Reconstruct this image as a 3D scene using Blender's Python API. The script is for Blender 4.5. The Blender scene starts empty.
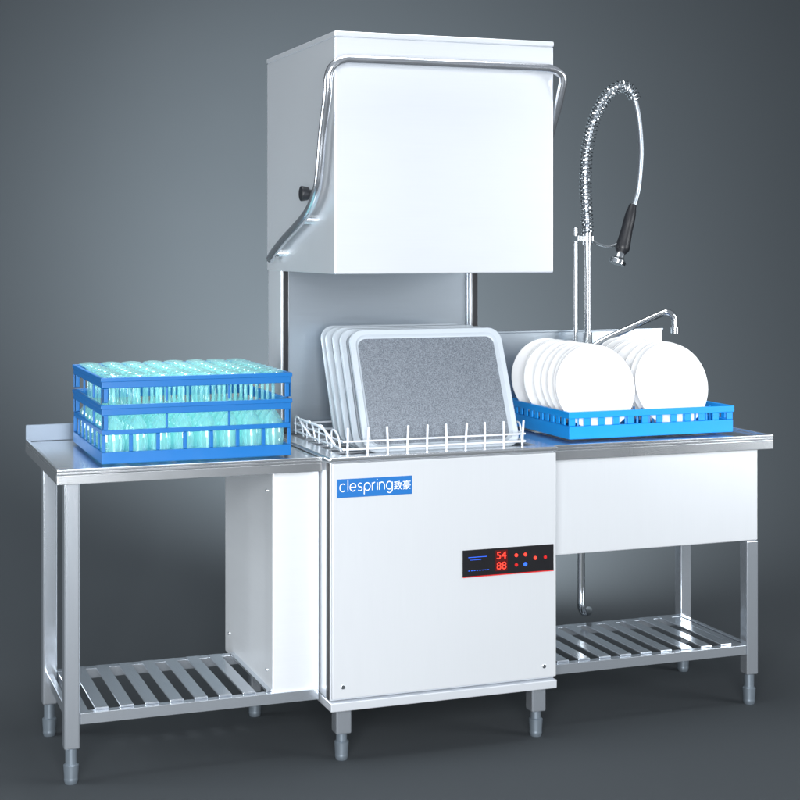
import bpy, bmesh, math, random
from mathutils import Vector, Matrix
random.seed(4)
scene = bpy.context.scene
col = scene.collection
WL = {}

# ------------------------------------------------------------------ materials
def new_mat(name):
    m = bpy.data.materials.new(name); m.use_nodes = True
    nt = m.node_tree; b = nt.nodes["Principled BSDF"]
    return m, nt, b
def simple(name, colr, rough=0.5, metal=0.0, var=0.0, vscale=20, emit=None, es=0, bump=0.0, coat=0):
    m, nt, b = new_mat(name)
    b.inputs["Base Color"].default_value = (*colr, 1)
    b.inputs["Roughness"].default_value = rough
    b.inputs["Metallic"].default_value = metal
    if coat: b.inputs["Coat Weight"].default_value = coat
    if emit:
        b.inputs["Emission Color"].default_value = (*emit, 1)
        b.inputs["Emission Strength"].default_value = es
    tc = nt.nodes.new("ShaderNodeTexCoord")
    no = nt.nodes.new("ShaderNodeTexNoise"); no.inputs["Scale"].default_value = vscale
    no.inputs["Detail"].default_value = 5
    nt.links.new(tc.outputs["Object"], no.inputs["Vector"])
    if var:
        mx = nt.nodes.new("ShaderNodeMapRange")
        mx.inputs["To Min"].default_value = rough - var; mx.inputs["To Max"].default_value = rough + var
        nt.links.new(no.outputs["Fac"], mx.inputs["Value"]); nt.links.new(mx.outputs["Result"], b.inputs["Roughness"])
    if bump:
        bp = nt.nodes.new("ShaderNodeBump"); bp.inputs["Strength"].default_value = bump
        bp.inputs["Distance"].default_value = 0.002
        nt.links.new(no.outputs["Fac"], bp.inputs["Height"]); nt.links.new(bp.outputs["Normal"], b.inputs["Normal"])
    return m
def steel(name, colr, metal, rough, stretch=(3, 3, 260), amp=0.04, cvar=0.05):
    m, nt, b = new_mat(name)
    tc = nt.nodes.new("ShaderNodeTexCoord")
    mp = nt.nodes.new("ShaderNodeMapping"); mp.inputs["Scale"].default_value = stretch
    no = nt.nodes.new("ShaderNodeTexNoise"); no.inputs["Scale"].default_value = 2.0; no.inputs["Detail"].default_value = 4
    nt.links.new(tc.outputs["Object"], mp.inputs["Vector"]); nt.links.new(mp.outputs["Vector"], no.inputs["Vector"])
    n2 = nt.nodes.new("ShaderNodeTexNoise"); n2.inputs["Scale"].default_value = 1.6; n2.inputs["Detail"].default_value = 2
    nt.links.new(tc.outputs["Object"], n2.inputs["Vector"])
    r = nt.nodes.new("ShaderNodeMapRange"); r.inputs["To Min"].default_value = rough - amp; r.inputs["To Max"].default_value = rough + amp
    nt.links.new(no.outputs["Fac"], r.inputs["Value"]); nt.links.new(r.outputs["Result"], b.inputs["Roughness"])
    cr = nt.nodes.new("ShaderNodeMix"); cr.data_type = 'RGBA'
    cr.inputs["A"].default_value = (*[c * (1-cvar) for c in colr], 1); cr.inputs["B"].default_value = (*[min(1, c * (1+cvar)) for c in colr], 1)
    ad = nt.nodes.new("ShaderNodeMath"); ad.operation = 'MULTIPLY_ADD'
    nt.links.new(no.outputs["Fac"], ad.inputs[0]); ad.inputs[1].default_value = 0.4
    ml = nt.nodes.new("ShaderNodeMath"); ml.operation = 'MULTIPLY'; ml.inputs[1].default_value = 0.6
    nt.links.new(n2.outputs["Fac"], ml.inputs[0]); nt.links.new(ml.outputs[0], ad.inputs[2])
    nt.links.new(ad.outputs[0], cr.inputs["Factor"]); nt.links.new(cr.outputs["Result"], b.inputs["Base Color"])
    b.inputs["Metallic"].default_value = metal
    return m

M_STEEL = steel("brushed_steel", (0.80, 0.835, 0.88), 0.52, 0.31)
M_STEELH = steel("brushed_steel_crosswise", (0.83, 0.86, 0.895), 0.48, 0.31, stretch=(260, 3, 3))
M_HOUSING = steel("housing_steel", (0.86, 0.89, 0.92), 0.40, 0.33, stretch=(3, 3, 200))
M_TOP = steel("table_steel", (0.82, 0.85, 0.88), 0.9, 0.20, stretch=(3, 120, 3), cvar=0.04)
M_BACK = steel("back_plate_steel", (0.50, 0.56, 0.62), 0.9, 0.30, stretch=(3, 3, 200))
M_LEG = steel("tube_steel", (0.72, 0.77, 0.83), 0.85, 0.20, stretch=(120, 120, 3), amp=0.02, cvar=0.02)
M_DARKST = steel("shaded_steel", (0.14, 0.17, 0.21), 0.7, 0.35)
M_CHROME = simple("chrome", (0.85, 0.88, 0.90), 0.12, 1.0, var=0.04)
M_HANDLE = simple("handle_tube", (0.72, 0.75, 0.80), 0.22, 0.92, var=0.05)
M_FOOT = simple("foot_metal", (0.26, 0.31, 0.36), 0.4, 0.7, var=0.08)
M_BLACK = simple("black_rubber", (0.015, 0.016, 0.02), 0.4, 0, var=0.1)
M_BLUE = simple("blue_plastic_deep", (0.003, 0.135, 0.42), 0.34, 0, var=0.06, bump=0.05)
M_BLUE2 = simple("blue_plastic_bright", (0.004, 0.31, 0.85), 0.34, 0, var=0.06, bump=0.05)
M_PLATE = simple("white_porcelain", (0.93, 0.94, 0.95), 0.18, 0, var=0.04, coat=0.4)
M_TRAY = simple("pale_tray_plastic", (0.54, 0.60, 0.66), 0.3, 0, var=0.08, bump=0.03)
M_WIRE = simple("coated_wire", (0.82, 0.86, 0.92), 0.3, 0.2, var=0.05)
M_LABEL = simple("label_blue", (0.004, 0.13, 0.42), 0.45, 0, var=0.04)
M_WHITE = simple("label_white", (0.9, 0.9, 0.92), 0.5)
M_PANEL = simple("panel_black", (0.006, 0.006, 0.008), 0.35, 0, var=0.03)
M_RED = simple("panel_red", (0.50, 0.008, 0.01), 0.4, emit=(0.9, 0.02, 0.01), es=0.15)
M_LED = simple("led_red", (0.8, 0.02, 0.01), 0.4, emit=(1, 0.05, 0.03), es=1.6)
M_LEDB = simple("led_blue", (0.02, 0.1, 0.8), 0.4, emit=(0.05, 0.2, 1), es=0.5)
M_GLOVE = simple("gap_black", (0.01, 0.01, 0.012), 0.6)

M_SPECK, nt, b = new_mat("speckled_lining")
tc = nt.nodes.new("ShaderNodeTexCoord")
n1 = nt.nodes.new("ShaderNodeTexNoise"); n1.inputs["Scale"].default_value = 340; n1.inputs["Detail"].default_value = 3; n1.inputs["Roughness"].default_value = 0.8
nt.links.new(tc.outputs["Object"], n1.inputs["Vector"])
cr = nt.nodes.new("ShaderNodeValToRGB")
e = cr.color_ramp.elements
e[0].position = 0.34; e[0].color = (0.075, 0.09, 0.115, 1)
e[1].position = 0.68; e[1].color = (0.30, 0.335, 0.38, 1)
nt.links.new(n1.outputs["Fac"], cr.inputs["Fac"]); nt.links.new(cr.outputs["Color"], b.inputs["Base Color"])
b.inputs["Roughness"].default_value = 0.45

M_GLASS = bpy.data.materials.new("aqua_glass"); M_GLASS.use_nodes = True
nt = M_GLASS.node_tree; nt.nodes.clear()
out = nt.nodes.new("ShaderNodeOutputMaterial")
tr = nt.nodes.new("ShaderNodeBsdfTransparent"); tr.inputs["Color"].default_value = (0.78, 0.99, 0.985, 1)
gl = nt.nodes.new("ShaderNodeBsdfGlossy"); gl.inputs["Roughness"].default_value = 0.05
gl.inputs["Color"].default_value = (0.95, 1, 1, 1)
df = nt.nodes.new("ShaderNodeBsdfTranslucent"); df.inputs["Color"].default_value = (0.62, 1.0, 0.97, 1)
d2 = nt.nodes.new("ShaderNodeBsdfDiffuse"); d2.inputs["Color"].default_value = (0.66, 1.0, 0.98, 1)
md = nt.nodes.new("ShaderNodeMixShader"); md.inputs[0].default_value = 0.45
nt.links.new(df.outputs[0], md.inputs[1]); nt.links.new(d2.outputs[0], md.inputs[2])
lw = nt.nodes.new("ShaderNodeLayerWeight"); lw.inputs["Blend"].default_value = 0.25
mr = nt.nodes.new("ShaderNodeMapRange"); mr.inputs["To Min"].default_value = 0.05; mr.inputs["To Max"].default_value = 0.75
m1 = nt.nodes.new("ShaderNodeMixShader"); m1.inputs[0].default_value = 0.29
m2 = nt.nodes.new("ShaderNodeMixShader")
nt.links.new(tr.outputs[0], m1.inputs[1]); nt.links.new(md.outputs[0], m1.inputs[2])
nt.links.new(lw.outputs["Facing"], mr.inputs["Value"]); nt.links.new(mr.outputs["Result"], m2.inputs[0])
nt.links.new(m1.outputs[0], m2.inputs[1]); nt.links.new(gl.outputs[0], m2.inputs[2])
nt.links.new(m2.outputs[0], out.inputs["Surface"])

# ------------------------------------------------------------------ helpers
def root(name, loc, label, category, group=None):
    o = bpy.data.objects.new(name, None); o.empty_display_size = 0.1
    o.location = loc; col.objects.link(o); WL[o] = Vector(loc)
    o["label"] = label; o["category"] = category
    if group: o["group"] = group
    return o
def mk(name, bm, mat, parent=None, bevel=0.0, smooth=True, origin=None, seg=2):
    bmesh.ops.recalc_face_normals(bm, faces=bm.faces)
    vs = [v.co for v in bm.verts]
    if origin is None:
        mn = Vector((min(v[i] for v in vs) for i in range(3))); mx = Vector((max(v[i] for v in vs) for i in range(3)))
        origin = (mn + mx) / 2
    origin = Vector(origin)
    bmesh.ops.translate(bm, vec=-origin, verts=bm.verts)
    me = bpy.data.meshes.new(name); bm.to_mesh(me); bm.free()
    mats = mat if isinstance(mat, (list, tuple)) else [mat]
    for m in mats: me.materials.append(m)
    o = bpy.data.objects.new(name, me); col.objects.link(o)
    WL[o] = origin.copy()
    if parent:
        o.parent = parent; o.location = origin - WL[parent]
    else: o.location = origin
    if smooth:
        for p in me.polygons: p.use_smooth = True
        me.set_sharp_from_angle(angle=math.radians(35))
    if bevel:
        bv = o.modifiers.new("bevel", "BEVEL"); bv.width = bevel; bv.segments = seg
        bv.limit_method = 'ANGLE'; bv.angle_limit = math.radians(40); bv.harden_normals = True
    return o
def B(): return bmesh.new()
def box(bm, x0, x1, y0, y1, z0, z1):
    v = [bm.verts.new((x, y, z)) for x in (x0, x1) for y in (y0, y1) for z in (z0, z1)]
    for f in ((0,1,3,2),(4,6,7,5),(0,4,5,1),(2,3,7,6),(0,2,6,4),(1,5,7,3)):
        bm.faces.new([v[i] for i in f])
def smoothpts(pts, n=8):
    P = [Vector(p) for p in pts]; P = [P[0]*2-P[1]] + P + [P[-1]*2-P[-2]]
    out = []
    for i in range(1, len(P)-2):
        p0,p1,p2,p3 = P[i-1:i+3]
        for k in range(n):
            t = k/n
            out.append(0.5*((2*p1)+(-p0+p2)*t+(2*p0-5*p1+4*p2-p3)*t*t+(-p0+3*p1-3*p2+p3)*t**3))
    out.append(P[-2]); return out
def frames(pts):
    n = len(pts); T = []
    for i in range(n):
        a = pts[max(0,i-1)]; c = pts[min(n-1,i+1)]; T.append((c-a).normalized())
    up = Vector((0,0,1)) if abs(T[0].z) < 0.9 else Vector((1,0,0))
    u = T[0].cross(up).normalized(); F = []
    for i in range(n):
        u = (u - T[i]*u.dot(T[i])).normalized(); F.append((u, T[i].cross(u)))
    return F
def tube(bm, pts, r, seg=10):
    pts = [Vector(p) for p in pts]; F = frames(pts); rings = []
    for i, p in enumerate(pts):
        rr = r[i] if isinstance(r, (list, tuple)) else r
        u, w = F[i]
        rings.append([bm.verts.new(p + (u*math.cos(a)+w*math.sin(a))*rr) for a in [2*math.pi*k/seg for k in range(seg)]])
    for a, c in zip(rings, rings[1:]):
        for k in range(seg): bm.faces.new((a[k], a[(k+1)%seg], c[(k+1)%seg], c[k]))
    bm.faces.new(rings[0][::-1]); bm.faces.new(rings[-1])
def cyl(bm, p, q, r, seg=20, r2=None):
    tube(bm, [p, q], [r, r if r2 is None else r2], seg)
def lathe(bm, prof, seg=32, M=None):
    rings = []
    for r, z in prof:
        if r < 1e-6: rings.append([bm.verts.new((0,0,z))])
        else: rings.append([bm.verts.new((r*math.cos(2*math.pi*k/seg), r*math.sin(2*math.pi*k/seg), z)) for k in range(seg)])
    for a, c in zip(rings, rings[1:]):
        for k in range(seg):
            if len(a) == 1 and len(c) == 1: continue
            if len(a) == 1: bm.faces.new((a[0], c[k], c[(k+1)%seg]))
            elif len(c) == 1: bm.faces.new((a[k], a[(k+1)%seg], c[0]))
            else: bm.faces.new((a[k], a[(k+1)%seg], c[(k+1)%seg], c[k]))
    if M: bmesh.ops.transform(bm, matrix=M, verts=bm.verts)
def frame_ring(bm, x0, x1, y0, y1, z0, z1, t):
    o = [(x0,y0),(x1,y0),(x1,y1),(x0,y1)]; i = [(x0+t,y0+t),(x1-t,y0+t),(x1-t,y1-t),(x0+t,y1-t)]
    V = {}
    for nme, pl in (("o",o),("i",i)):
        for z, zn in ((z0,0),(z1,1)): V[nme,zn] = [bm.verts.new((x,y,z)) for x,y in pl]
    for k in range(4):
        j = (k+1)%4
        bm.faces.new((V["o",0][k],V["o",0][j],V["o",1][j],V["o",1][k]))
        bm.faces.new((V["i",0][j],V["i",0][k],V["i",1][k],V["i",1][j]))
        bm.faces.new((V["o",1][k],V["o",1][j],V["i",1][j],V["i",1][k]))
        bm.faces.new((V["o",0][j],V["o",0][k],V["i",0][k],V["i",0][j]))
def text(name, s, x0, x1, y, z, size, mat, parent, ext=0.0004, off=0.0):
    """lettering fitted between x0 and x1"""
    cu = bpy.data.curves.new(name, "FONT"); cu.body = s; cu.size = size; cu.extrude = ext; cu.offset = off
    t = bpy.data.objects.new(name+"_tmp", cu); col.objects.link(t)
    bpy.context.view_layer.update()
    me = bpy.data.meshes.new_from_object(t); bpy.data.objects.remove(t)
    bm = B(); bm.from_mesh(me)
    if len(bm.verts) == 0: bm.free(); return None
    a = min(v.co.x for v in bm.verts); c = max(v.co.x for v in bm.verts)
    sx = (x1-x0)/(c-a)
    M = Matrix.Translation((x0-a*sx, y, z)) @ Matrix.Rotation(math.radians(90), 4, 'X') @ Matrix.Diagonal((sx,1,1,1))
    bmesh.ops.transform(bm, matrix=M, verts=bm.verts)
    return mk(name, bm, mat, parent, smooth=False)
def make_leg(parent, x, y, ztop, w=0.038, foot=0.10, name="leg"):
    bm = B(); h = w/2
    box(bm, x-h, x+h, y-h, y+h, foot, ztop)
    lg = mk(name, bm, M_LEG, parent, bevel=0.005, seg=3)
    bm = B()
    lathe(bm, [(0,0),(0.016,0),(0.019,0.010),(0.0185,0.014),(0.0185,0.018),(0.0205,0.050),(0.0155,0.054),(0.0155,foot+0.002),(0,foot+0.002)], 24, Matrix.Translation((x,y,0)))
    mk("foot", bm, M_FOOT, lg)
    return lg

# ------------------------------------------------------------------ setting: cyclorama
bm = B(); prof = []
prof.append((-14, 0)); prof.append((0.9, 0))
for k in range(1, 33):
    a = math.pi/2*k/32; prof.append((0.9+2.4*math.sin(a), 2.4-2.4*math.cos(a)))
prof.append((3.3, 9))
L = [bm.verts.new((-14, y, z)) for y, z in prof]; R = [bm.verts.new((16, y, z)) for y, z in prof]
for k in range(len(prof)-1): bm.faces.new((L[k], R[k], R[k+1], L[k+1]))
M_BG = simple("slate_backdrop_paper", (0.035, 0.043, 0.050), 0.95, 0, var=0.03, vscale=3)
bg = mk("studio_backdrop", bm, M_BG, None, smooth=True, origin=(0,0,0))
bg["kind"] = "structure"

# ------------------------------------------------------------------ dishwasher
W, D = 0.694, 0.70
dw = root("dishwasher", (W/2, D/2, 0), "tall stainless steel hood dishwasher with its hood raised", "dishwasher")
bm = B()
frame_ring(bm, 0.0, W, 0.014, D, 0.175, 0.842, 0.035)
box(bm, 0.036, W-0.036, 0.05, D-0.036, 0.55, 0.56)
mk("cabinet", bm, M_STEEL, dw, bevel=0.003)
bm = B(); frame_ring(bm, -0.006, W+0.004, -0.006, D, 0.845, 0.858, 0.052)
mk("deck_rim", bm, M_TOP, dw, bevel=0.005, seg=3)
bm = B(); box(bm, 0.003, W, 0.0, 0.012, 0.182, 0.840)
mk("front_panel", bm, M_STEELH, dw, bevel=0.003, seg=3)
bm = B(); box(bm, -0.002, W+0.001, -0.004, D-0.002, 0.148, 0.173)
mk("base_plinth", bm, M_STEEL, dw, bevel=0.003)
bm = B(); box(bm, -0.0025, -0.0002, 0.015, 0.038, 0.178, 0.840)
mk("dark_gap_strip", bm, M_GLOVE, dw)  # black strip put in for the dark gap beside the front panel
for sx in (0.035, 0.655):
    bm = B(); cyl(bm, (sx, 0.001, 0.215), (sx, -0.002, 0.215), 0.006); mk("screw", bm, M_CHROME, dw, bevel=0.0008)
for x in (0.045, W-0.045):
    for y in (0.045, D-0.06): make_leg(dw, x, y, 0.147, w=0.046, foot=0.075)
bm = B(); box(bm, -0.141, -0.004, 0.10, 0.654, 0.172, 0.812)
sh = mk("side_housing", bm, M_HOUSING, dw, bevel=0.004, seg=3)
for z in (0.24, 0.75):
    for yy in (0.16, 0.60):
        bm = B(); cyl(bm, (-0.1405, yy, z), (-0.144, yy, z), 0.005, 12); mk("rivet", bm, M_CHROME, sh)
make_leg(dw, -0.08, 0.52, 0.171, w=0.034, foot=0.075)
for a, c in ((0.022, 0.048), (0.668, 0.694)):
    bm = B(); box(bm, a, c, 0.585, 0.735, 0.86, 1.60)
    mk("back_column", bm, M_STEEL, dw, bevel=0.002)
    bm = B(); box(bm, a+0.005, c-0.005, 0.574, 0.5845, 0.86, 1.55)
    mk("guide_rail", bm, M_BLACK, dw, bevel=0.001)
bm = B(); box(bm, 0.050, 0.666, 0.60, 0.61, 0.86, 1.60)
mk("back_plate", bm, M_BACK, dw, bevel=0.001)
bm = B()
hx0, hx1, hy0, hy1, hz0, hz1 = 0.02, 0.70, 0.03, 0.743, 1.368, 2.04
frame_ring(bm, hx0, hx1, hy0, hy1, hz0, hz1-0.004, 0.012)
hood = mk("hood", bm, M_STEEL, dw, bevel=0.004, seg=3)
bm = B(); box(bm, hx0-0.0015, hx1+0.0015, hy0-0.0015, hy1+0.0015, hz1-0.0038, hz1+0.012)
mk("hood_cap", bm, M_STEEL, hood, bevel=0.004, seg=3)
hl, hr = -0.009, 0.7165
left = [(hl,y,z) for y,z in [(0.60,1.405),(0.565,1.424),(0.44,1.468),(0.275,1.517),(0.17,1.558),(0.105,1.61),(0.078,1.67),(0.05,1.77),(0.008,1.87),(-0.001,1.915)]]
right = [(hr,y,z) for y,z in [(0.0,1.935),(0.012,1.905),(0.035,1.86),(0.075,1.80),(0.12,1.73),(0.17,1.64),(0.285,1.52),(0.44,1.468),(0.565,1.424),(0.60,1.405)]]
yb_ = -0.006
path = left + [(hl+0.010,yb_,1.945),(hl+0.042,yb_,1.965),(hl+0.10,yb_,1.968),((hl+hr)/2,yb_,1.968),(hr-0.10,yb_,1.968),(hr-0.042,yb_,1.966),(hr-0.010,yb_+0.002,1.953)] + right
bm = B(); tube(bm, smoothpts(path, 7), 0.0125, 14)
handle = mk("handle", bm, M_HANDLE, dw)
for x, d in ((hl, 1), (hr, -1)):
    for yy, zz, rr in ((0.26,1.525,0.014),(0.565,1.424,0.012)):
        bm = B(); ln = 0.031 if d == 1 else 0.0185
        cyl(bm, (x+d*0.006, yy, zz), (x+d*ln, yy, zz), rr, 16)
        mk("pivot", bm, M_CHROME, handle)
bm = B()
cyl(bm, (0.02, 0.225, 1.60), (0.002, 0.225, 1.60), 0.012)
cyl(bm, (0.003, 0.225, 1.60), (-0.022, 0.225, 1.60), 0.019, r2=0.023)
mk("knob", bm, M_BLACK, hood, bevel=0.004)
bm = B(); box(bm, 0.017, 0.240, -0.0025, -0.0003, 0.744, 0.796)
lab = mk("brand_label", bm, M_LABEL, dw, bevel=0.0008)
def arc(cx, cy, rx, ry, a0, a1, n=18):
    return [(cx+rx*math.cos(math.radians(a0+(a1-a0)*k/n)), cy+ry*math.sin(math.radians(a0+(a1-a0)*k/n))) for k in range(n+1)]
LET = {
 'c': (1.0, [arc(.5,.5,.5,.5,48,312)]),
 'l': (0.0, [[(0,0),(0,1.45)]]),
 'e': (1.0, [[(0.02,.5),(1,.5)]+arc(.5,.5,.5,.5,0,318)[1:]]),
 's': (0.7, [arc(.36,.74,.32,.26,35,250,12)[:-1]+arc(.34,.26,.34,.26,80,-150,14)]),
 'p': (1.0, [arc(.5,.5,.5,.5,180,-180,24), [(0,.5),(0,-.48)]]),
 'r': (0.5, [[(0,0),(0,.98)], [(0,.5)]+arc(.5,.5,.5,.5,170,92,8)]),
 'i': (0.0, [[(0,0),(0,.98)], [(0,1.33),(0,1.40)]]),
 'n': (0.86, [[(0,0),(0,.98)], [(0,.45)]+arc(.43,.55,.43,.43,180,0,16)+[(.86,0)]]),
 'g': (1.0, [arc(.5,.5,.5,.5,0,360,24), [(1,.95),(1,-.02)]+arc(.52,-.02,.48,.44,0,-140,12)]),
}
bm = B(); cx = 0.0; segs = []
for ch in "clespring":
    wd, st_ = LET[ch]
    for s in st_: segs.append([(x+cx, z) for x, z in s])
    cx += wd + 0.36
tot = cx - 0.36; x0_, x1_ = 0.0245, 0.180; kx = (x1_-x0_)/tot; kz = 0.0215
for s in segs:
    tube(bm, [(x0_+x*kx, 0, 0.7615+z*kz) for x, z in s], 0.0014, 6)
for v in bm.verts: v.co.y = -0.0029 + v.co.y*0.3
mk("lettering", bm, M_WHITE, lab)
text("lettering", "致豪", 0.185, 0.235, -0.0032, 0.7605, 0.027, M_WHITE, lab)
bm = B(); box(bm, 0.395, 0.684, -0.004, -0.0003, 0.494, 0.572)
cp = mk("control_panel", bm, M_PANEL, dw, bevel=0.001)
bm = B()
box(bm, 0.395, 0.684, -0.0052, -0.0042, 0.494, 0.4968)
mk("panel_trim", bm, M_RED, cp)
bm = B(); box(bm, 0.497, 0.535, -0.0052, -0.0042, 0.506, 0.566)
mk("display_window", bm, simple("display_red_tint", (0.08, 0.004, 0.004), 0.3), cp)
text("digit_readout", "54", 0.501, 0.531, -0.0056, 0.541, 0.030, M_LED, cp)
text("digit_readout", "88", 0.501, 0.531, -0.0056, 0.511, 0.030, M_LED, cp)
for i, (bx, bz) in enumerate([(0.563,0.548),(0.563,0.520),(0.592,0.548),(0.592,0.520),(0.624,0.536),(0.656,0.536)]):
    bm = B(); cyl(bm, (bx,-0.0042,bz), (bx,-0.0062,bz), 0.005 if i != 3 else 0.006, 16)
    mk("button", bm, M_LED if i in (0,2,4) else (M_LEDB if i == 3 else M_RED), cp)
bm = B(); box(bm, 0.412,0.470,-0.0052,-0.0042,0.5505,0.552); box(bm, 0.418,0.452,-0.0052,-0.0042,0.543,0.544)
for k in range(8): box(bm, 0.412+k*0.0085, 0.417+k*0.0085, -0.0052,-0.0042,0.512,0.5135)
mk("printed_marking", bm, M_LEDB, cp)

# ------------------------------------------------------------------ tables
def shelf(parent, x0, x1, y0, y1, z, name="shelf", n=8):
    bm = B()
    box(bm, x0, x1, y0-0.014, y0+0.014, z-0.030, z)
    box(bm, x0, x1, y1-0.014, y1+0.014, z-0.030, z)
    box(bm, x0, x0+0.026, y0+0.0145, y1-0.0145, z-0.028, z-0.001)
    box(bm, x1-0.026, x1, y0+0.0145, y1-0.0145, z-0.028, z-0.001)
    p = (x1-x0-0.052)/n
    for k in range(n):
        c = x0+0.026+p*(k+0.5)
        box(bm, c-p*0.27, c+p*0.27, y0+0.005, y1-0.005, z+0.0005, z+0.006)
    return mk(name, bm, M_LEG, parent, bevel=0.0015)
lt = root("work_table", (-0.37, 0.4, 0), "stainless steel work table with slatted shelf beside the dishwasher", "table")
bm = B()
box(bm, -0.745, -0.008, 0.055, 0.752, 0.838, 0.846)
box(bm, -0.745, -0.008, 0.055, 0.070, 0.812, 0.8375)
box(bm, -0.745, -0.730, 0.0705, 0.752, 0.812, 0.8375)
box(bm, -0.729, -0.008, 0.737, 0.752, 0.812, 0.8375)
box(bm, -0.745, -0.008, 0.055, 0.066, 0.8463, 0.853); box(bm, -0.745, -0.735, 0.0665, 0.7455, 0.8463, 0.853)
mk("tabletop", bm, M_TOP, lt, bevel=0.002)
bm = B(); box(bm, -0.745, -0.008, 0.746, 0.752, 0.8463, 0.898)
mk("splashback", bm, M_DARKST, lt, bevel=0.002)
for x,y in ((-0.70,0.11),(-0.70,0.545)): make_leg(lt, x, y, 0.811, w=0.042, foot=0.095)
shelf(lt, -0.678, -0.008, 0.105, 0.545, 0.190, n=9)
bm = B(); box(bm, -0.709, -0.692, 0.135, 0.520, 0.160, 0.188)
mk("crossbar", bm, M_LEG, lt, bevel=0.002)

st = root("sink_table", (1.09, 0.4, 0), "stainless steel sink table with deep basin and slatted shelf", "sink")
sx0, sx1 = 0.706, 1.476
bm = B()
frame_ring(bm, sx0, sx1, 0.050, 0.752, 0.838, 0.846, 0.12)
frame_ring(bm, sx0, sx1, 0.050, 0.752, 0.808, 0.8377, 0.012)
box(bm, sx0, sx1, 0.050, 0.062, 0.8463, 0.854); box(bm, sx1-0.011, sx1, 0.0625, 0.7455, 0.8463, 0.854)
mk("tabletop", bm, M_TOP, st, bevel=0.002)
bm = B()
frame_ring(bm, 0.712, 1.436, 0.078, 0.70, 0.520, 0.8072, 0.008)
box(bm, 0.7205, 1.4275, 0.0865, 0.6915, 0.521, 0.528)
mk("basin", bm, M_STEELH, st, bevel=0.003, seg=3)
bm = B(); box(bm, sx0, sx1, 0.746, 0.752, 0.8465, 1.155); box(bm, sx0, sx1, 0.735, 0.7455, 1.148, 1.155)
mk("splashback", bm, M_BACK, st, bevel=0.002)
for x,y in ((1.42,0.102),(1.42,0.505),(0.75,0.505)): make_leg(st, x, y, 0.519, w=0.042, foot=0.095)
shelf(st, 0.706, 1.398, 0.098, 0.505, 0.190, n=9)
bm = B(); box(bm, 1.412, 1.428, 0.125, 0.483, 0.160, 0.188)
mk("crossbar", bm, M_LEG, st, bevel=0.002)
bm = B()
cyl(bm, (1.02,0.48,0.49), (1.02,0.48,0.52), 0.030, 24, r2=0.035)
tube(bm, smoothpts([(1.02,0.48,0.50),(1.02,0.48,0.38),(1.02,0.48,0.29),(1.022,0.484,0.255),(1.04,0.50,0.232),(1.07,0.53,0.222),(1.10,0.58,0.215)],6), 0.0125, 14)
mk("drain_pipe", bm, M_CHROME, st)

# ------------------------------------------------------------------ faucet
fx, fy = 1.133, 0.655
fa = root("spray_faucet", (fx, fy, 0.846), "chrome pre-rinse spray faucet with coiled spring hose above the sink", "faucet")
bm = B()
cyl(bm, (fx,fy,0.8465), (fx,fy,0.862), 0.034, 24); cyl(bm, (fx,fy,0.86),(fx,fy,1.04), 0.014)
cyl(bm, (fx,fy,1.035),(fx,fy,1.115), 0.024, 24, r2=0.021)
cyl(bm, (fx-0.06,fy,1.075),(fx+0.045,fy,1.075), 0.017, 20)
mk("valve_body", bm, M_CHROME, fa, bevel=0.002)
bm = B()
cyl(bm, (fx-0.06,fy,1.075),(fx-0.085,fy,1.075), 0.022, 20); tube(bm, [(fx-0.075,fy,1.075),(fx-0.08,fy-0.03,1.10),(fx-0.085,fy-0.07,1.12)], [0.009,0.008,0.009], 12)
mk("lever", bm, M_CHROME, fa)
bm = B()
cyl(bm, (fx,fy,1.11),(fx,fy,1.46), 0.0125); cyl(bm, (fx,fy,1.45),(fx,fy,1.50), 0.017); cyl(bm, (fx,fy,1.11),(fx,fy,1.15), 0.017)
mk("riser", bm, M_CHROME, fa, bevel=0.001)
bm = B()
cyl(bm, (fx-0.030,fy+0.03,1.08),(fx-0.030,fy+0.03,1.51), 0.0095); box(bm, fx-0.042,fx+0.018,fy-0.012,fy+0.04,1.462,1.482)
mk("wall_bracket", bm, M_CHROME, fa, bevel=0.002)
hose = smoothpts([(fx,fy,1.49),(fx-0.006,fy,1.60),(fx-0.008,fy,1.70),(fx+0.002,fy,1.80),(fx+0.032,fy-0.005,1.90),(fx+0.078,fy-0.01,1.972),(fx+0.128,fy-0.015,1.998),(fx+0.164,fy-0.02,1.972),(fx+0.184,fy-0.025,1.90),(fx+0.192,fy-0.03,1.80),(fx+0.190,fy-0.03,1.72),(fx+0.180,fy-0.03,1.64),(fx+0.160,fy-0.03,1.575)], 14)
bm = B(); tube(bm, hose, 0.0100, 12)
M_HOSE = steel("braided_hose", (0.40,0.44,0.48), 0.85, 0.35, stretch=(40,40,160), amp=0.15, cvar=0.3)
mk("hose", bm, M_HOSE, fa)
def coil(path, rad, pitch, wire):
    F = frames(path); pts = []; s = 0
    for i in range(len(path)-1):
        d = (path[i+1]-path[i]).length; sub = max(2, int(math.ceil(d/pitch*16)))
        for k in range(sub):
            t = k/sub; a = 2*math.pi*(s+d*t)/pitch
            p = path[i].lerp(path[i+1], t); u = F[i][0].lerp(F[i+1][0], t); w = F[i][1].lerp(F[i+1][1], t)
            pts.append(p+(u*math.cos(a)+w*math.sin(a))*rad)
        s += d
    bm = B(); tube(bm, pts, wire, 6); return bm
mk("spring", coil(hose[:104], 0.0195, 0.0135, 0.0032), M_CHROME, fa)
g0 = Vector((fx+0.160,fy-0.03,1.590)); g1 = Vector((fx+0.118,fy-0.035,1.445)); g2 = Vector((fx+0.100,fy-0.04,1.405))
bm = B()
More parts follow.
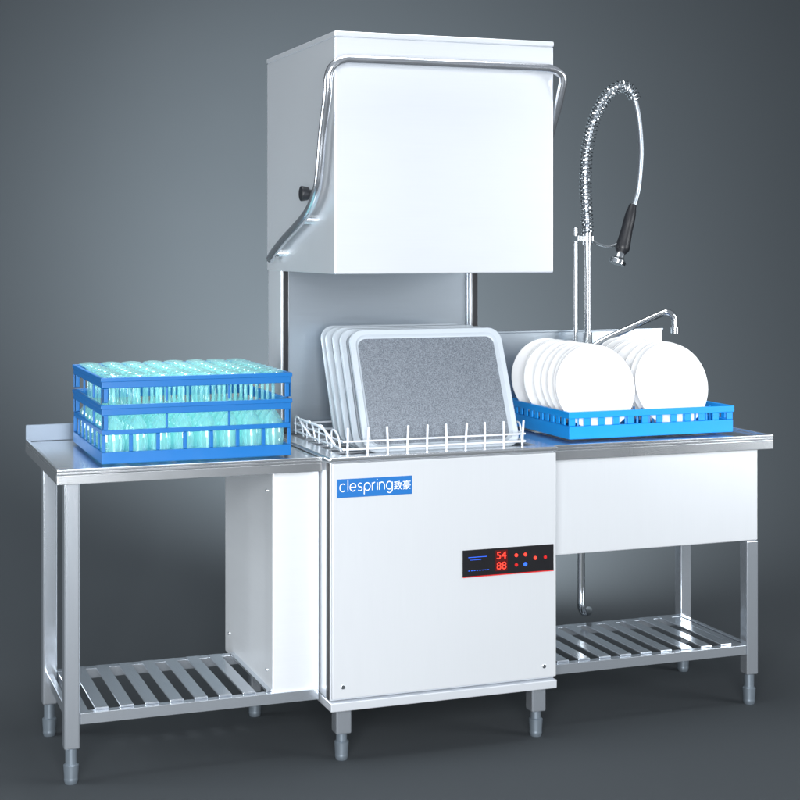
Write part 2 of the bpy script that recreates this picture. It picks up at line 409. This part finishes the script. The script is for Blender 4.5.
tube(bm, smoothpts([g0, g0.lerp(g1,0.3), g0.lerp(g1,0.7), g1, g1.lerp(g2,0.6)],4), [0.012,0.014,0.016,0.018,0.019,0.020,0.020,0.020,0.021,0.022,0.023,0.024,0.025,0.025,0.023,0.019,0.016], 16)
gun = mk("spray_gun", bm, M_BLACK, fa)
bm = B(); tube(bm, [g1.lerp(g2,0.4), g2, g2+Vector((-0.006,-0.003,-0.010)), g2+Vector((-0.010,-0.003,-0.020))],[0.014,0.018,0.030,0.029],24)
mk("nozzle", bm, M_CHROME, gun, bevel=0.001)
bm = B(); tube(bm, smoothpts([(fx+0.01,fy,1.47),(fx+0.04,fy-0.01,1.452),(fx+0.075,fy-0.02,1.445),(fx+0.106,fy-0.03,1.455)],5), 0.0045, 10)
mk("gun_hook", bm, M_CHROME, fa)
bm = B(); tube(bm, smoothpts([(fx+0.01,fy-0.02,1.10),(fx+0.05,fy-0.03,1.125),(fx+0.14,fy-0.055,1.168),(fx+0.235,fy-0.085,1.212),(fx+0.262,fy-0.095,1.218),(fx+0.281,fy-0.10,1.200),(fx+0.284,fy-0.10,1.16)],7), 0.0110, 14)
cyl(bm, (fx+0.284,fy-0.10,1.167),(fx+0.284,fy-0.10,1.147), 0.0145)
mk("spout", bm, M_CHROME, fa)

# ------------------------------------------------------------------ glass rack
gx0,gx1,gy0,gy1,gz = -0.617,-0.082,0.115,0.63,0.8535
gr = root("glass_rack", ((gx0+gx1)/2,(gy0+gy1)/2,gz), "deep blue plastic glass rack full of glasses on the work table", "dish rack")
bm = B(); t = 0.010
frame_ring(bm, gx0,gx1,gy0,gy1, gz, gz+0.032, t)
frame_ring(bm, gx0+0.001,gx1-0.001,gy0+0.001,gy1-0.001, gz+0.079, gz+0.092, t)
def posts(bm, x0,x1,y0,y1,z0,z1,n,w,t):
    for k in range(n+1):
        c = x0+w/2+(x1-x0-w)*k/n
        box(bm, c-w/2,c+w/2,y0+0.002,y0+t-0.002,z0,z1); box(bm, c-w/2,c+w/2,y1-t+0.002,y1-0.002,z0,z1)
    for k in range(1,n):
        c = y0+w/2+(y1-y0-w)*k/n
        box(bm, x0+0.002,x0+t-0.002,c-w/2,c+w/2,z0,z1); box(bm, x1-t+0.002,x1-0.002,c-w/2,c+w/2,z0,z1)
posts(bm, gx0,gx1,gy0,gy1,gz+0.0322,gz+0.0788,7,0.011,t)
for k in range(1,12):
    c = gx0+(gx1-gx0)*k/12; box(bm, c-0.004,c+0.004,gy0+t,gy1-t,gz+0.008,gz+0.014)
for k in range(1,12):
    c = gy0+(gy1-gy0)*k/12; box(bm, gx0+t,gx1-t,c-0.004,c+0.004,gz+0.001,gz+0.0075)
mk("base_tray", bm, M_BLUE, gr, bevel=0.002)
for zz0 in (0.094, 0.168):
    bm = B()
    frame_ring(bm, gx0,gx1,gy0,gy1, gz+zz0+0.038, gz+zz0+0.064, t)
    frame_ring(bm, gx0-0.003,gx1+0.003,gy0-0.003,gy1+0.003, gz+zz0+0.0555, gz+zz0+0.067, t)
    posts(bm, gx0,gx1,gy0,gy1,gz+zz0-0.0015,gz+zz0+0.0378,1,0.018,t)
    posts(bm, gx0+0.001,gx1-0.001,gy0,gy1,gz+zz0-0.0015,gz+zz0+0.0378,3,0.006,t)
    mk("extender", bm, M_BLUE, gr, bevel=0.0018)
bm = B()
h = 0.224
prof = [(0.0245,0.0),(0.027,0.012),(0.0295,0.035),(0.0292,0.06),(0.025,0.085),(0.015,0.100),(0.007,0.110),(0.0050,0.120),(0.0046,0.150),(0.0050,0.190),(0.008,0.206),(0.018,h-0.007),(0.0285,h-0.004),(0.0295,h-0.001),(0.028,h+0.001),(0.012,h+0.0035),(0.0,h+0.004)]
lathe(bm, prof, 24)
gm = None
NG = 8
for i in range(NG):
    for j in range(NG):
        x = gx0+0.008+(gx1-gx0-0.016)*(i+0.5)/NG; y = gy0+0.008+(gy1-gy0-0.016)*(j+0.5)/NG
        if gm is None:
            gm = mk("stemmed_glass", bm, M_GLASS, None, origin=(0,0,0)); g = gm
            g["label"] = "aqua tinted stemmed glass upside down in the blue rack"; g["category"] = "glass"; g["group"] = "glasses in the blue rack"
        else:
            g = gm.copy(); col.objects.link(g)
        g.location = (x+random.uniform(-.001,.001), y+random.uniform(-.001,.001), gz+0.0155)
        g.rotation_euler = (random.uniform(-.012,.012), random.uniform(-.012,.012), random.uniform(0,6))

# ------------------------------------------------------------------ plate rack + plates
px0,px1,py0,py1,pz = 0.812,1.392,0.15,0.60,0.8545
pr = root("plate_rack", ((px0+px1)/2,(py0+py1)/2,pz), "low bright blue plastic rack holding plates on the sink", "dish rack")
bm = B(); t = 0.010
frame_ring(bm, px0,px1,py0,py1,pz,pz+0.040,t)
frame_ring(bm, px0-0.003,px1+0.003,py0-0.003,py1+0.003,pz+0.064,pz+0.084,t)
posts(bm, px0,px1,py0,py1,pz+0.0402,pz+0.0638,11,0.022,t)
mk("rim", bm, M_BLUE2, pr, bevel=0.0018)
bm = B()
for k in range(1,14):
    c = px0+(px1-px0)*k/14; box(bm, c-0.004,c+0.004,py0+t,py1-t,pz+0.008,pz+0.014)
for k in range(1,11):
    c = py0+(py1-py0)*k/11; box(bm, px0+t,px1-t,c-0.003,c+0.003,pz+0.001,pz+0.0075)
for i in range(1,14):
    for j in range(9):
        c = px0+(px1-px0)*i/14; y = py0+0.025+0.048*j
        cyl(bm, (c,y,pz+0.010),(c,y,pz+0.080), 0.0045, 8, r2=0.003)
mk("peg_base", bm, M_BLUE2, pr)
bm = B(); R = 0.134
prof = [(0,0.004),(0.080,0.004),(0.084,0.001),(0.088,0.001),(0.092,0.006),(0.110,0.0095),(R-0.002,0.015),(R,0.0170),(R-0.001,0.0190),(0.110,0.0135),(0.098,0.0105),(0.090,0.0092),(0,0.0085)]
lathe(bm, prof, 72)
pm = None
for ci, cx in enumerate((0.938, 1.208)):
    for j in range(8):
        y = py0+0.050+0.048*j
        if pm is None:
            pm = mk("dinner_plate", bm, M_PLATE, None, origin=(0,0,0)); p = pm
            p["label"] = "round white porcelain dinner plate standing upright in the blue rack"; p["category"] = "plate"; p["group"] = "plates in the blue rack"
        else:
            p = pm.copy(); col.objects.link(p)
        tilt = math.radians(78 + random.uniform(-2.5,2.5))
        p.rotation_euler = (tilt, 0, random.uniform(-0.05,0.05))
        p.location = (cx+random.uniform(-.012,.012), y+0.02, pz+0.0145+R*math.sin(tilt)+0.004)

# ------------------------------------------------------------------ wire rack + trays on the machine
wx0,wx1,wy0,wy1,wz = 0.056,0.620,0.058,0.555,0.832
wr = root("wire_rack", ((wx0+wx1)/2,(wy0+wy1)/2,wz), "white coated wire rack with upright prongs on the dishwasher deck", "dish rack")
r = 0.0035
bm = B()
for z in (wz+r, wz+0.038, wz+0.060):
    pts = [(wx0,wy0,z),(wx1,wy0,z),(wx1,wy1,z),(wx0,wy1,z)]
    for k in range(4): tube(bm, [pts[k], pts[(k+1)%4]], r if z < wz+0.05 else 0.0028, 8)
for k in range(10):
    c = wx0+(wx1-wx0)*k/9; tube(bm, [(c,wy0,wz+r),(c,wy1,wz+r)], 0.0025, 8)
for k in range(7):
    c = wy0+(wy1-wy0)*k/6; tube(bm, [(wx0,c,wz+r+0.002),(wx1,c,wz+r+0.002)], 0.0025, 8)
for k in range(10):
    c = wx0+0.01+(wx1-wx0-0.02)*k/9
    lean = 0.003*math.sin(k*2.3)
    tube(bm, smoothpts([(c,wy0-0.001,wz+0.002),(c,wy0-0.004,wz+0.05),(c+lean,wy0-0.006,wz+0.100)],3), 0.0035, 8)
for k in range(4):
    c = wy0+0.07+(wy1-wy0-0.13)*k/3
    for xx in (wx0, wx1):
        s = -1 if xx < 0.3 else 1
        tube(bm, smoothpts([(xx,c-0.045,wz+0.03),(xx+s*0.004,c-0.030,wz+0.072),(xx+s*0.008,c-0.008,wz+0.086),(xx+s*0.008,c+0.018,wz+0.080),(xx+s*0.002,c+0.035,wz+0.03)],5), 0.0029, 8)
mk("wire_basket", bm, M_WIRE, wr)
bm = B()
tube(bm, smoothpts([(wx0,0.14,wz+0.042),(wx0-0.035,0.15,wz+0.09),(wx0-0.045,0.26,wz+0.096),(wx0-0.035,0.37,wz+0.09),(wx0,0.38,wz+0.042)],5), 0.0037, 8)
mk("loop_handle", bm, M_WIRE, wr)

def rrect(w, h, r, n=8):
    pts = []
    for cx, cy, a0 in ((w/2-r,h/2-r,0),(-w/2+r,h/2-r,90),(-w/2+r,-h/2+r,180),(w/2-r,-h/2+r,270)):
        for k in range(n+1):
            a = math.radians(a0+90*k/n); pts.append((cx+r*math.cos(a), cy+r*math.sin(a)))
    return pts
def loft(bm, layers, cap0=True, cap1=True):
    rings = [[bm.verts.new((x,y,z)) for x,y in pts] for pts, z in layers]
    for a, c in zip(rings, rings[1:]):
        m = len(a)
        for k in range(m): bm.faces.new((a[k],a[(k+1)%m],c[(k+1)%m],c[k]))
    if cap0: bm.faces.new(rings[0][::-1])
    if cap1: bm.faces.new(rings[-1])
TW, TH = 0.490, 0.378
TM = None
tilt = math.radians(66)
for j in range(5):
    yb = 0.105+0.070*j
    if TM is None:
        bm = B()
        loft(bm, [(rrect(TW-0.05,TH-0.05,0.03),-0.004),(rrect(TW-0.034,TH-0.034,0.035),0.0),(rrect(TW-0.014,TH-0.014,0.04),0.014),(rrect(TW-0.002,TH-0.002,0.042),0.018),(rrect(TW,TH,0.042),0.022),(rrect(TW,TH,0.042),0.030),(rrect(TW-0.006,TH-0.006,0.04),0.0335),(rrect(TW-0.034,TH-0.034,0.034),0.0325),(rrect(TW-0.044,TH-0.044,0.03),0.024),(rrect(TW-0.05,TH-0.05,0.028),0.022)])
        tr = mk("serving_tray", bm, M_TRAY, None, origin=(0,0,0))
        bm = B()
        loft(bm, [(rrect(TW-0.054,TH-0.054,0.026),0.0225),(rrect(TW-0.054,TH-0.054,0.026),0.0245),(rrect(TW-0.058,TH-0.058,0.024),0.0252)])
        li = mk("lining", bm, M_SPECK, tr, origin=(0,0,0)); li.location = (0,0,0)
        TM = (tr, li)
        tr["label"] = "pale rounded serving tray with grey speckled lining in wire rack"
        tr["category"] = "tray"; tr["group"] = "trays in the wire rack"
    else:
        tr = TM[0].copy(); li = TM[1].copy(); col.objects.link(tr); col.objects.link(li)
        li.parent = tr; li.location = (0,0,0)
    tl = tilt + random.uniform(-0.02,0.02)
    tr.rotation_euler = (tl, 0, random.uniform(-0.012,0.012))
    tr.location = (0.368+random.uniform(-.006,.006), yb + math.cos(tl)*TH/2, wz+0.009+math.sin(tl)*TH/2)

# ------------------------------------------------------------------ camera, lights
cam = bpy.data.cameras.new("camera"); co = bpy.data.objects.new("camera", cam); col.objects.link(co)
co.location = (-1.319, -4.118, 1.45); co.rotation_euler = (math.radians(90), 0, math.radians(-20.3))
cam.lens = 69.8; cam.sensor_width = 36; cam.shift_y = -155/800; cam.clip_end = 100
scene.camera = co
def area(name, loc, tgt, size, power, colr=(1,1,1), sy=None):
    l = bpy.data.lights.new(name, "AREA"); l.energy = power; l.color = colr; l.size = size
    if sy: l.shape = 'RECTANGLE'; l.size_y = sy
    o = bpy.data.objects.new(name, l); col.objects.link(o); o.location = loc
    o.rotation_euler = (Vector(tgt)-Vector(loc)).to_track_quat('-Z','Y').to_euler()
    return o
def spot(name, loc, tgt, ang, power, colr, soft=0.1):
    sp = bpy.data.lights.new(name,"SPOT"); sp.energy = power; sp.spot_size = math.radians(ang); sp.spot_blend = 1.0; sp.shadow_soft_size = soft; sp.color = colr
    so = bpy.data.objects.new(name, sp); col.objects.link(so); so.location = loc
    so.rotation_euler = (Vector(tgt)-Vector(loc)).to_track_quat('-Z','Y').to_euler()
area("key_softbox", (-1.6,-4.8,1.5), (0.4,0.3,0.6), 2.4, 395, (0.97,0.985,1))
area("front_softbox", (4.2,-3.0,1.6), (0.5,0.3,0.7), 2.0, 100, (0.95,0.98,1))
area("side_softbox", (-3.6,0.6,1.3), (0,0.3,0.6), 1.8, 70, (0.92,0.97,1))
area("top_softbox", (0.4,0.2,4.2), (0.4,0.3,1.0), 2.0, 85, (0.97,0.99,1))
spot("glass_backlight", (-0.45,1.5,2.7), (-0.35,0.35,0.95), 24, 480, (0.97,1,1), 0.15)
spot("backdrop_spot", (0.5,1.0,1.65), (1.15,3.2,1.2), 122, 600, (0.95,0.99,1.0))
spot("backdrop_fill_spot", (0.95,0.95,0.72), (2.0,3.2,0.75), 120, 300, (0.95,0.99,1.0))
w = bpy.data.worlds.new("World"); scene.world = w; w.use_nodes = True
bgn = w.node_tree.nodes["Background"]; bgn.inputs[0].default_value = (0.74,0.82,0.92,1); bgn.inputs[1].default_value = 0.30
scene.view_settings.view_transform = 'Standard'; scene.view_settings.look = 'None'; scene.view_settings.exposure = 0
